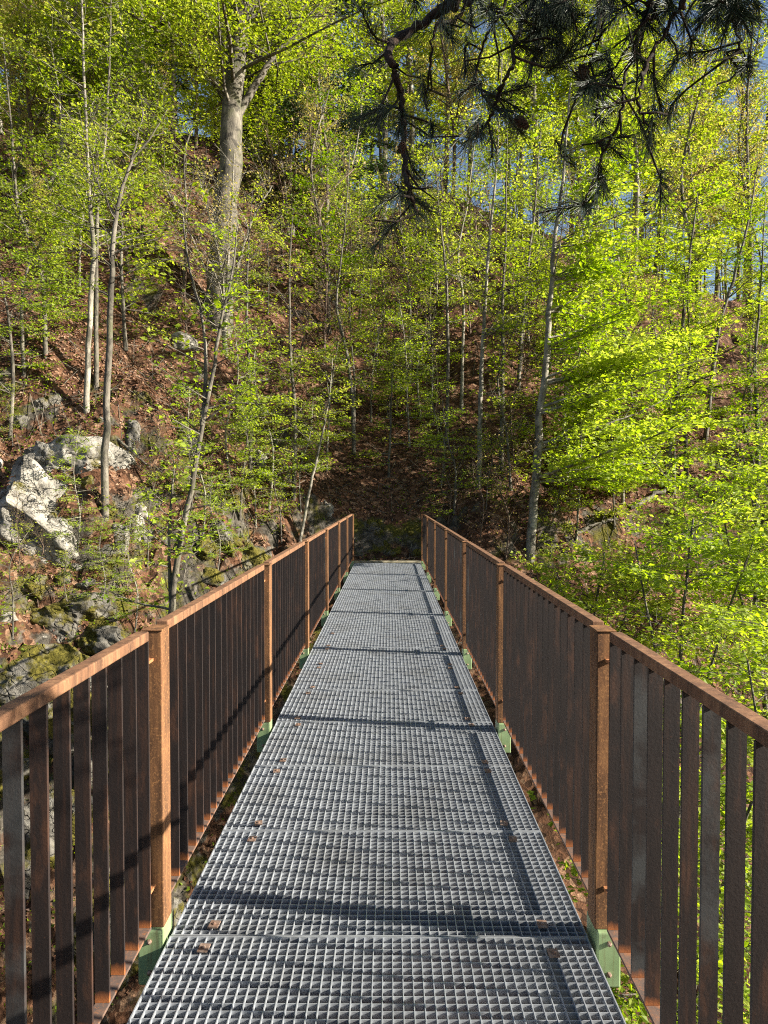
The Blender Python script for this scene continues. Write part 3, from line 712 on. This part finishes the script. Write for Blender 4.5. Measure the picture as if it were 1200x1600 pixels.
used = set()
def plant(pr, x, y, label, group, name, sc=1.0, cat='tree', z=None):
    if pr not in used: used.add(pr); o = pr
    else: o = copy_tree(pr)
    o.name = name
    o.location = (x, y, ground(x, y) if z is None else z); o.rotation_euler = (0, 0, random.uniform(0, 6.28)); o.scale = (sc, sc, sc * random.uniform(.9, 1.1))
    return tag(o, label, cat, group)
def xlim(y): return .60 * y
KINDS = ['leafy forest tree', 'pale barked forest tree', 'budding brown twigged tree', 'dark green understorey tree', 'almost bare forest tree', 'dark conifer']
SIDE = lambda u: ('on the left part' if u < -.28 else 'left of the middle' if u < -.05 else 'above the bridge axis' if u < .14 else 'right of the middle' if u < .3 else 'on the right part')
def region(x, y): return SIDE(x / y)
rf = random.Random(5)
# crest and beyond
for k_ in range(60):
    y = rf.uniform(29, 48); x = rf.uniform(-xlim(y), xlim(y))
    pk = rf.choices([0, 1, 2, 4, 5], [5, 5, 3, 3, 1.2])[0]
    if x / y > .3: pk = rf.choice([2, 4, 4, 0])
    if pk == 5 and x > 2: pk = 1
    if .05 < x / y < .3 and k_ % 2 == 0: continue
    gname = f'{KINDS[pk]}s on the crest {region(x, y)}'
    plant(PROTO[pk], x, y, f'{KINDS[pk]} on the hill crest, {region(x, y)} of the view' if 'part' in region(x, y) else f'{KINDS[pk]} on the hill crest, {region(x, y)}', gname,
          'conifer' if pk == 5 else 'forest_tree', rf.uniform(.8, 1.25) * (.75 if x / y > .3 else 1))
# slope
for k_ in range(58):
    if k_ < 26: y = rf.uniform(22, 31); x = rf.uniform(-xlim(y), xlim(y))
    else: y = rf.uniform(22, 38); x = -rf.uniform(.15, .6) * y
    if x / y > .05 and k_ % 4: continue
    if k_ > 37: continue
    if abs(x / y + .24) < .05: x += 3
    if abs(x / y + .23) < .085 and y < 31: continue
    pk = rf.choices([0, 1, 2, 3, 4], [4, 3, 3, 3, 3])[0]
    gname = f'{KINDS[pk]}s in the middle of the slope {region(x, y)}'
    plant(PROTO[pk], x, y, f'{KINDS[pk]} halfway up the slope, {region(x, y)}', gname, 'forest_tree', rf.uniform(.6, .95))
SK = ['small leafy sapling', 'bright leafy sapling', 'bare twiggy shrub']
for k_ in range(95):
    y = rf.uniform(18.5, 40); x = rf.uniform(-xlim(y), xlim(y))
    if abs(x / y + .23) < .045 and y < 31: continue
    pk = rf.choices([0, 1, 2], [4, 3, 3])[0]
    gname = f'{SK[pk]}s on the leaf covered slope {region(x, y)}'
    plant(SAP[pk], x, y, f'{SK[pk]} in the leaf litter, {region(x, y)} of the slope', gname, 'shrub' if pk == 2 else 'sapling', rf.uniform(.7, 1.3), 'shrub' if pk == 2 else 'sapling')
for k_ in range(46):
    y = rf.uniform(17.8, 29); u = rf.uniform(-.56, .34); x = u * y
    if abs(x) < 2.2 and y < 20: y += 3; x = u * y
    pk = rf.choices([0, 1, 4, 5], [4, 4, 2, 2])[0]
    if abs(u + .23) < .055: continue
    if -.04 < u < .2 and k_ % 2: continue
    if pk < 2:
        gname = f'{SK[pk]}s with wide flat leaf tiers {region(x, y)}'
        plant(SAP[pk], x, y, f'tall {SK[pk]} with wide flat leaf tiers, {region(x, y)} of the slope', gname, 'sapling', rf.uniform(1.2, 1.9), 'sapling')
    else:
        kk = 2 if pk == 4 else 3
        gname = f'young {KINDS[kk]}s low on the slope {region(x, y)}'
        plant(PROTO[kk], x, y, f'young {KINDS[kk]} low on the slope, {region(x, y)}', gname, 'forest_tree', rf.uniform(.3, .5))
for k_, (x, y, pk, sc, lb) in enumerate([
    (10.5, 31, 1, .9, 'pale barked tree filling the sky gap left of the bare grey tree'), (14.0, 33, 2, 1.0, 'budding tree before the sky between the bare and the dark forked tree'),
    (16.5, 33, 0, .9, 'leafy tree before the sky at the right edge'), (12.2, 36, 2, 1.2, 'tall budding tree far behind the bare grey tree'), (18.5, 38, 2, 1.1, 'tall budding tree far behind the dark forked trunk'),
    (3.0, 34, 2, 1.0, 'budding tree on the crest under the middle of the pine'), (6.0, 36, 0, 1.1, 'leafy tree on the crest right of the bold pine branch'), (1.0, 38, 1, 1.15, 'tall pale barked tree on the crest behind the bold pine branch'),
    (8.5, 34, 0, 1.0, 'leafy tree on the crest behind the top of the lush hornbeam'), (4.5, 42, 0, 1.3, 'tall leafy tree on the plateau behind the pine cones'), (8.0, 44, 1, 1.3, 'tall pale barked tree on the plateau behind the right pine tufts'),
    (13.0, 35, 0, 1.1, 'leafy tree filling the sky left of the dark forked trunk'), (17.0, 40, 1, 1.15, 'tall pale barked tree far behind the dark forked trunk'),
    (15.0, 42, 0, 1.25, 'tall leafy tree on the far plateau under the pine tip'), (19.0, 42, 0, 1.2, 'tall leafy tree on the far plateau at the right edge'), (11.0, 40, 1, 1.2, 'tall pale barked tree behind the sky gap under the pine'),
    (6.2, 19.6, 3, .50, 'dark green understorey tree just behind the lush hornbeam trunk'), (8.6, 20.6, 0, .48, 'leafy understorey tree between the two bright hornbeams'),
    (10.2, 19.8, 3, .52, 'dark layered tree in the shade near the right edge'), (11.8, 21.6, 3, .5, 'leafy tree at the right edge behind the thin straight trunk'),
    (9.4, 23.5, 3, .6, 'deep green tree on the slope behind the bright hornbeams'), (12.6, 25.0, 0, .6, 'leafy tree high on the slope near the right edge'),
    (7.4, 23.0, 1, .5, 'pale trunked small tree behind the lush hornbeam crown')]):
    plant(PROTO[pk], x, y, lb, None, 'forest_tree', sc)
for k_ in range(34):
    y = rf.uniform(18.5, 30); u = rf.uniform(-.52, .42); x = u * y
    if abs(x) < 2 and y < 20: y += 3; x = u * y
    if abs(u + .23) < .04: continue
    gname = f'thin bare stemmed bushes {region(x, y)}'
    plant(SAP[2], x, y, f'tall thin bare stemmed bush, {region(x, y)} of the slope', gname, 'shrub', rf.uniform(1.4, 2.3), 'shrub')
# bare brown shrubs beside the far right railing, leafy ones on the left rocks
for k_, (px, py, pk, sc, lb) in enumerate([
    (700, 830, 2, .8, 'bare brown shrub beside the far end of the right railing'), (750, 850, 2, .9, 'bare brown shrub between the right railing and the pale trunk'),
    (790, 880, 2, .9, 'bare twiggy shrub at the foot of the lush bright tree'), (760, 800, 0, .6, 'low green sapling behind the bare brown shrubs'),
    (110, 1000, 0, .45, 'green shrub sprawling on the rock shelf by the left handrail'), (60, 950, 2, .6, 'dry bare shrub on the rock shelf at the left edge'),
    (160, 960, 1, .4, 'small bright shrub at the edge of the rock shelf'), (200, 940, 2, .6, 'pale bare shrub arching over the left handrail'),
    (30, 900, 2, .5, 'brown twig shrub below the big smooth boulder'), (340, 900, 1, .45, 'bright sprig left of the bridge, in front of dark rocks'),
    (400, 830, 1, .7, 'bright sapling between the forked tree and the left railing'), (440, 850, 0, .6, 'green sapling just behind the left handrail'),
    (230, 905, 0, .6, 'low leafy shrub left of the forked grey trunk'), (120, 880, 1, .5, 'bright sprig at the foot of the big smooth boulder'),
    (300, 800, 0, .55, 'small leafy shrub right beside the forked grey trunk'), (210, 1000, 1, .5, 'bright little shrub over the left handrail end'),
    (360, 760, 1, .7, 'bright sapling right of the forked grey trunk'), (20, 1010, 0, .6, 'leafy shrub on the cliff block at the left edge'),
    (240, 770, 2, .7, 'bare twig shrub among the upright rocks'), (330, 730, 2, .7, 'brown twig shrub behind the forked grey trunk'),
    (315, 860, 1, .7, 'bright sprig leaning over the left handrail beside the forked trunk'), (420, 800, 1, .9, 'bright tiered sapling behind the middle of the left railing'),
    (375, 820, 0, .9, 'green tiered sapling behind the middle of the left railing'), (470, 800, 1, .6, 'low bright sapling behind the leaning pale stem'),
    (640, 700, 1, .9, 'bright tiered sapling straight above the bridge end'), (580, 660, 1, .9, 'bright tiered sapling up the slope, left of the bridge axis'),
    (690, 760, 1, .7, 'low bright sapling right above the far railing end'), (510, 740, 1, .8, 'bright sapling left above the far railing end'),
    (860, 880, 0, .7, 'green sapling at the foot of the pale hornbeam'), (900, 850, 1, .9, 'bright sapling just right of the pale hornbeam trunk'), (960, 830, 0, .9, 'green sapling by the fallen log'),
    (20, 700, 0, .4, 'green tuft on top of the left boulders')]):
    d = hit(px, py); P = at(px, py, d)
    plant(SAP[pk], P[0], P[1], lb, None, 'shrub', sc, 'shrub')
for pr in PROTO + SAP:
    if pr not in used:
        for c in list(pr.children): bpy.data.objects.remove(c)
        bpy.data.objects.remove(pr)

# ------------------------------------------------------------------ leaf litter, twigs, fallen wood
rg = np.random.default_rng(77)
n_ = 70000
yy = 16 + 24 * rg.random(n_) ** 1.5; xx = (rg.random(n_) * 2 - 1) * .62 * yy
a = rg.random(n_) < .25
yy[a] = 9 + 9 * rg.random(a.sum()); xx[a] = -.62 * yy[a] * rg.random(a.sum())
zz = H(xx, yy); e = .15
gx = (H(xx + e, yy) - zz) / e; gy = (H(xx, yy + e) - zz) / e
Nn = np.stack([-gx, -gy, np.ones(n_)], -1); Nn /= np.linalg.norm(Nn, axis=1)[:, None]
ok = Nn[:, 2] > .45
Nn = Nn + rg.normal(size=(n_, 3)) * .35
Ax = np.cross(Nn, rg.normal(size=(n_, 3))); sz = rg.uniform(.05, .10, n_)
ll = MB(); P = np.stack([xx, yy, zz + .02], -1)
ll.leaves(P[ok], Ax[ok], Nn[ok], sz[ok], sz[ok] * .65, rg.random(ok.sum()), .25)
tag(ll.build('leaf_litter', M['dry_leaf']), kind='stuff')
ug = MB(); nc = 420
cy_ = 15 + 20 * rg.random(nc) ** 1.3; cx_ = (rg.random(nc) * 2 - 1) * .6 * cy_
m_ = rg.random(nc) < .35; cy_[m_] = 9 + 7 * rg.random(m_.sum()); cx_[m_] = -.6 * cy_[m_] * rg.random(m_.sum())
ii = np.repeat(np.arange(nc), 45); q_ = len(ii); sd_ = rg.uniform(.12, .45, nc)[ii]
xx = cx_[ii] + rg.normal(size=q_) * sd_; yy = cy_[ii] + rg.normal(size=q_) * sd_
zz = H(xx, yy) + .02 + np.abs(rg.normal(size=q_)) * .10
sz = rg.uniform(.03, .08, q_); okk = ~((np.abs(xx) < 1.2) & (yy < 17.3))
ug.leaves(np.stack([xx, yy, zz], -1)[okk], rg.normal(size=(q_, 3))[okk] * np.array([1, 1, .4]), (UP + rg.normal(size=(q_, 3)) * .5)[okk], sz[okk], sz[okk] * .7, rg.random(q_)[okk])
tag(ug.build('undergrowth', M['leaf_green']), kind='stuff')
tw = MB(); n_ = 2600
yy = 15 + 20 * rg.random(n_) ** 1.4; xx = (rg.random(n_) * 2 - 1) * .6 * yy; zz = H(xx, yy)
an = rg.random(n_) * 6.28; L = rg.uniform(.2, .9, n_)
B = np.stack([xx + np.cos(an) * L, yy + np.sin(an) * L, H(xx + np.cos(an) * L, yy + np.sin(an) * L) + .04 + rg.random(n_) * .12], -1)
tw.rods(np.stack([xx, yy, zz + .02], -1), B, .009, .004)
tag(tw.build('fallen_twigs', M['bark']), kind='stuff')
for px0, py0, px1, py1, wd, lb in [(985, 800, 1040, 765, 9, 'grey fallen log lying under the right trees'), (900, 835, 965, 812, 7, 'thin fallen log in the dark gap right of the pale trunk'),
                                   (185, 690, 235, 735, 5, 'fallen branch lying across the slope by the narrow rock rib'), (395, 600, 470, 585, 5, 'fallen branch on the litter below the old beech')]:
    d0, d1 = hit(px0, py0), hit(px1, py1); d1 = min(max(d1, d0 - 1.2), d0 + 1.2)
    A, B = at(px0, py0, d0), at(px1, py1, d1); r = wd * d0 / F / 2; m = MB()
    P = np.linspace(A, B, 8) + rg.normal(size=(8, 3)) * r * .4 + UP * r * 1.2
    m.tube(P - A, np.linspace(r, r * .6, 8), 8); m.tube([P[4] - A, P[4] - A + np.array([.1, 0, .25])], [r * .4, r * .2], 5)
    o = m.build('fallen_log', M['bark'], smooth=True); o.location = A; tag(o, lb, 'log')

# ------------------------------------------------------------------ pine over the near end of the bridge
pine = thing('pine_tree', 'dark pine hanging its needled branches over the near end of the bridge', 'pine tree', (2.4, -1.0, ground(2.4, -1.0)))
PB = np.array(pine.location)
trunk = MB(); tp = smooth_path([(0, 0, -.3), (.05, .05, 2.0), (-.05, .1, 4.2), (.0, .0, 7.5), (.1, 0, 11)], 16)
trunk.tube(tp, np.linspace(.17, .06, 16), 10); trunk.build('trunk', M['bark_pine'], pine, smooth=True)
need = MB(); rg = np.random.default_rng(31)
def tuft(p, d, n=95, L=.046, l2=.08):
    """needles round the last centimetres of a shoot"""
    d = unit(d); u = unit(np.cross(d, rg.normal(size=3))); v = np.cross(d, u)
    s_ = rg.random(n) ** .8; b = p - d[None] * (s_ * l2)[:, None]
    a_ = rg.random(n) * 6.283; tilt = rg.uniform(.35, 1.15, n) * (.55 + .6 * s_)
    nd = d[None] * np.cos(tilt)[:, None] + (u[None] * np.cos(a_)[:, None] + v[None] * np.sin(a_)[:, None]) * np.sin(tilt)[:, None]
    nd = nd - UP * .10
    ln = L * rg.uniform(.7, 1.15, n)
    m = b + nd * (ln * .5)[:, None]; e_ = m + (nd + rg.normal(size=(n, 3)) * .10) * (ln * .5)[:, None]
    tone = np.clip(rg.normal(.5, .3, n), 0, 1)
    for A_, B_, r1, r2 in ((b, m, .0006, .00055), (m, e_, .00055, .0002)):
        k = need.n; q0 = len(need.aq); need.rods(A_, B_, r1, r2); need.aq[-1] = np.repeat(tone, 3)
def zp(X, Y, d): return at(540 + .55 * X, .55 * Y, d)
LIMBS = [  # zoomed photo coordinates, depth, thickness
    ([(330, -60), (300, 0), (235, 55), (130, 125), (140, 200), (160, 300), (165, 420), (180, 540), (205, 605)], 1.62, .012),
    ([(370, -60), (350, 0), (310, 60), (256, 72), (240, 200), (226, 290)], 1.70, .006),
    ([(560, -60), (535, 0), (490, 90), (470, 190), (430, 280), (405, 350), (372, 388)], 1.55, .0065),
    ([(890, -60), (870, 0), (840, 90), (792, 230), (775, 350), (730, 440), (690, 550), (672, 580)], 1.50, .0058),
    ([(990, -60), (960, 0), (905, 100), (856, 190), (830, 290), (855, 350), (862, 420)], 1.45, .005),
    ([(1060, -60), (1080, 0), (1110, 90), (1128, 150), (1140, 190)], 1.5, .0035),
    ([(760, -60), (740, 0), (722, 110), (695, 180)], 1.6, .004),
    ([(900, -30), (850, 60), (760, 200), (700, 258)], 1.54, .004),
    ([(470, -60), (440, 40), (390, 130), (372, 230), (400, 270), (430, 270)], 1.68, .004),
    ([(620, -60), (590, 20), (560, 120), (540, 160)], 1.66, .0035)]
def i_start(n, a, b): return int(n * (b - a) / b)
ALLP = []; BR = []
for pts, d, r in LIMBS:
    dd = [d + .05 * math.sin(i * 1.7 + r * 900) for i in range(len(pts))]
    K = [zp(x, y, q) for (x, y), q in zip(pts, dd)]
    hub = K[0] + np.array([.12, -.25, .42])
    K = [np.array([2.38, -.92, 3.9 + d * .4]) * 1.0, np.array([1.5, -.1, 3.75]) * .5 + hub * .5, hub] + K
    P = smooth_path(K, 7 * len(K)); P[10:-1] += rg.normal(size=(len(P) - 11, 3)) * .0025
    b = MB(); n = len(P); rad = np.concatenate([np.linspace(.04, r, 20), np.linspace(r, max(.0018, r * .35), n - 20)]) if n > 24 else np.linspace(.03, .002, n)
    rad = rad * (1 + .12 * rg.normal(size=n) * (np.arange(n) > 12))
    b.tube(P - PB, rad, 7)
    ALLP.append(P[i_start(n, len(pts), len(K)):])
    # side shoots with tufts
    nn = len(pts); i0 = int(n * .42)
    for k in range(i0, n, 4):
        if rg.random() < .3: continue
        t_ = unit(P[min(k + 1, n - 1)] - P[k - 1]); sd = unit(np.cross(t_, rg.normal(size=3)))
        dr = unit(t_ * .5 + sd + np.array([0, 0, -.25])); L = rg.uniform(.05, .13)
        e1 = P[k] + dr * L * .6; e2 = e1 + unit(dr + UP * .3 + rg.normal(size=3) * .3) * L * .5
        b.tube(np.array([P[k], e1, e2]) - PB, [.0028, .0022, .0016], 4)
        if rg.random() < .62: tuft(e2 - PB, e2 - e1, int(rg.uniform(50, 95)))
    tuft(P[-1] - PB, P[-1] - P[-3], 110)
    BR.append(b)
EXTRA = [(40, 20), (20, 340), (60, 350), (95, 365), (150, 385), (245, 395), (335, 425), (320, 270), (340, 210), (80, 595), (240, 600), (455, 335), (480, 315), (565, 150), (600, 80), (520, 120), (640, 40),
         (670, 275), (690, 265), (740, 240), (880, 215), (905, 225), (900, 320), (915, 345), (860, 410), (785, 440), (690, 600), (735, 555), (650, 470), (960, 100), (1000, 60), (1060, 70), (1120, 50), (1175, 60), (1130, 205),
         (300, 80), (420, 80), (380, 30), (460, 40), (700, 80), (580, 20), (660, 100), (1020, 20), (1090, 20), (1150, 100), (200, 30), (560, 60), (820, 30), (940, 40), (620, 150), (530, 190)]
LP = np.vstack(ALLP); OWN = np.repeat(np.arange(len(ALLP)), [len(a) for a in ALLP])
for X, Y in EXTRA + [(x_ + 25 * math.sin(x_), y_ * .45) for x_, y_ in EXTRA if y_ < 300 and x_ > 200]:
    p = zp(X, Y, rg.uniform(1.42, 1.75)); dr = unit(np.array([rg.normal() * .7 + (.4 if X > 800 else -.1), rg.normal() * .5, -.35 + rg.normal() * .4]))
    qi = np.argmin(np.linalg.norm(LP - (p + UP * .06), axis=1)); Q = LP[qi]; sh = BR[OWN[qi]]; dr = unit(unit(p - Q) * .8 + dr * .6)
    s1 = Q; s0 = p - dr * .06
    sh.tube(smooth_path([s1 - PB, s0 - PB, p - PB], 6), np.linspace(.0032, .0016, 6), 4); tuft(p - PB, dr, int(rg.uniform(70, 120)))
# the rest of the pine's canopy, up and to the right, which shades the hanging branches
BP = []; B2 = []
for k in range(16):
    e_ = np.array([rg.uniform(1.1, 3.2), rg.uniform(.3, 1.7), rg.uniform(2.9, 4.5)]); o_ = np.array([2.38, -.92, 3.4 + .07 * k])
    q = smooth_path([o_, (o_ + e_) / 2 + UP * .15, e_], 12); b = MB(); b.tube(q - PB, np.linspace(.035, .006, 12), 5); BP.append(q[4:]); B2.append(b)
LP = np.vstack(BP); OWN = np.repeat(np.arange(16), 8)
for k in range(420):
    p = np.array([rg.uniform(1.05, 3.2), rg.uniform(.2, 1.75), rg.uniform(2.75, 4.6)])
    qi = np.argmin(np.linalg.norm(LP - p, axis=1)); dr = unit(unit(p - LP[qi]) + rg.normal(size=3) * .4)
    B2[OWN[qi]].tube(np.array([LP[qi], p - dr * .12, p]) - PB, [.005, .004, .002], 3); tuft(p - PB, dr, 70, .06, .13)
for b in BR + B2: b.build('branch', M['bark_pine'], pine, smooth=True)
lowb = MB(); lp = smooth_path([(2.38, -.95, 2.9), (2.15, -.1, 2.75), (1.85, .6, 2.5), (1.75, 1.2, 2.25), (1.7, 1.7, 1.95)], 24)
lowb.tube(lp - PB, np.linspace(.035, .005, 24), 7)
for k in range(70):
    q = lp[rg.integers(8, 24)]; dr = unit(np.array([rg.normal(), rg.normal() * .8, -.25 + rg.normal() * .4])); L = rg.uniform(.15, .5)
    p = q + dr * L; p[1] = min(p[1], 1.78); p[0] = max(p[0], 1.2)
    lowb.tube(np.array([q, q * .5 + p * .5 + UP * .02, p]) - PB, [.005, .004, .002], 4); tuft(p - PB, p - q, 80, .06, .16)
lowb.build('branch', M['bark_pine'], pine, smooth=True)
need.build('needles', M['needle'], pine)
def cone_at(p, L, dr):
    c = MB(); dr = unit(dr); u = unit(np.cross(dr, [.3, 1, .2])); v = np.cross(dr, u)
    prof = np.array([0, .55, .9, 1, .92, .72, .42, .12]); P = np.array([dr * L * t for t in np.linspace(0, 1, 8)]); c.tube(P, prof * L * .26, 8)
    for k in range(62):
        t = (k + .5) / 62; a_ = k * 2.39996; rr = np.interp(t, np.linspace(0, 1, 8), prof) * L * .27
        out = u * math.cos(a_) + v * math.sin(a_); q = dr * L * t + out * rr * .75
        tip = q + out * L * .12 - dr * L * .02; sd = np.cross(dr, out) * L * .075
        c.add([q - sd, q + sd, tip + sd * .7 + dr * .002, tip - sd * .7 + dr * .002, tip - dr * L * .045], [(0, 1, 2, 3)], [(3, 2, 4), (0, 3, 4), (1, 4, 2), (0, 4, 1)])
    o = c.build('cone', M['cone'], pine); o.location = p - PB
cone_at(zp(672, 185, 1.58), .052, np.array([.02, 0, -1])); cone_at(zp(480, 335, 1.56), .036, np.array([.75, .1, -.45])); cone_at(zp(165, 405, 1.6), .03, np.array([-.2, -.3, -.8]))
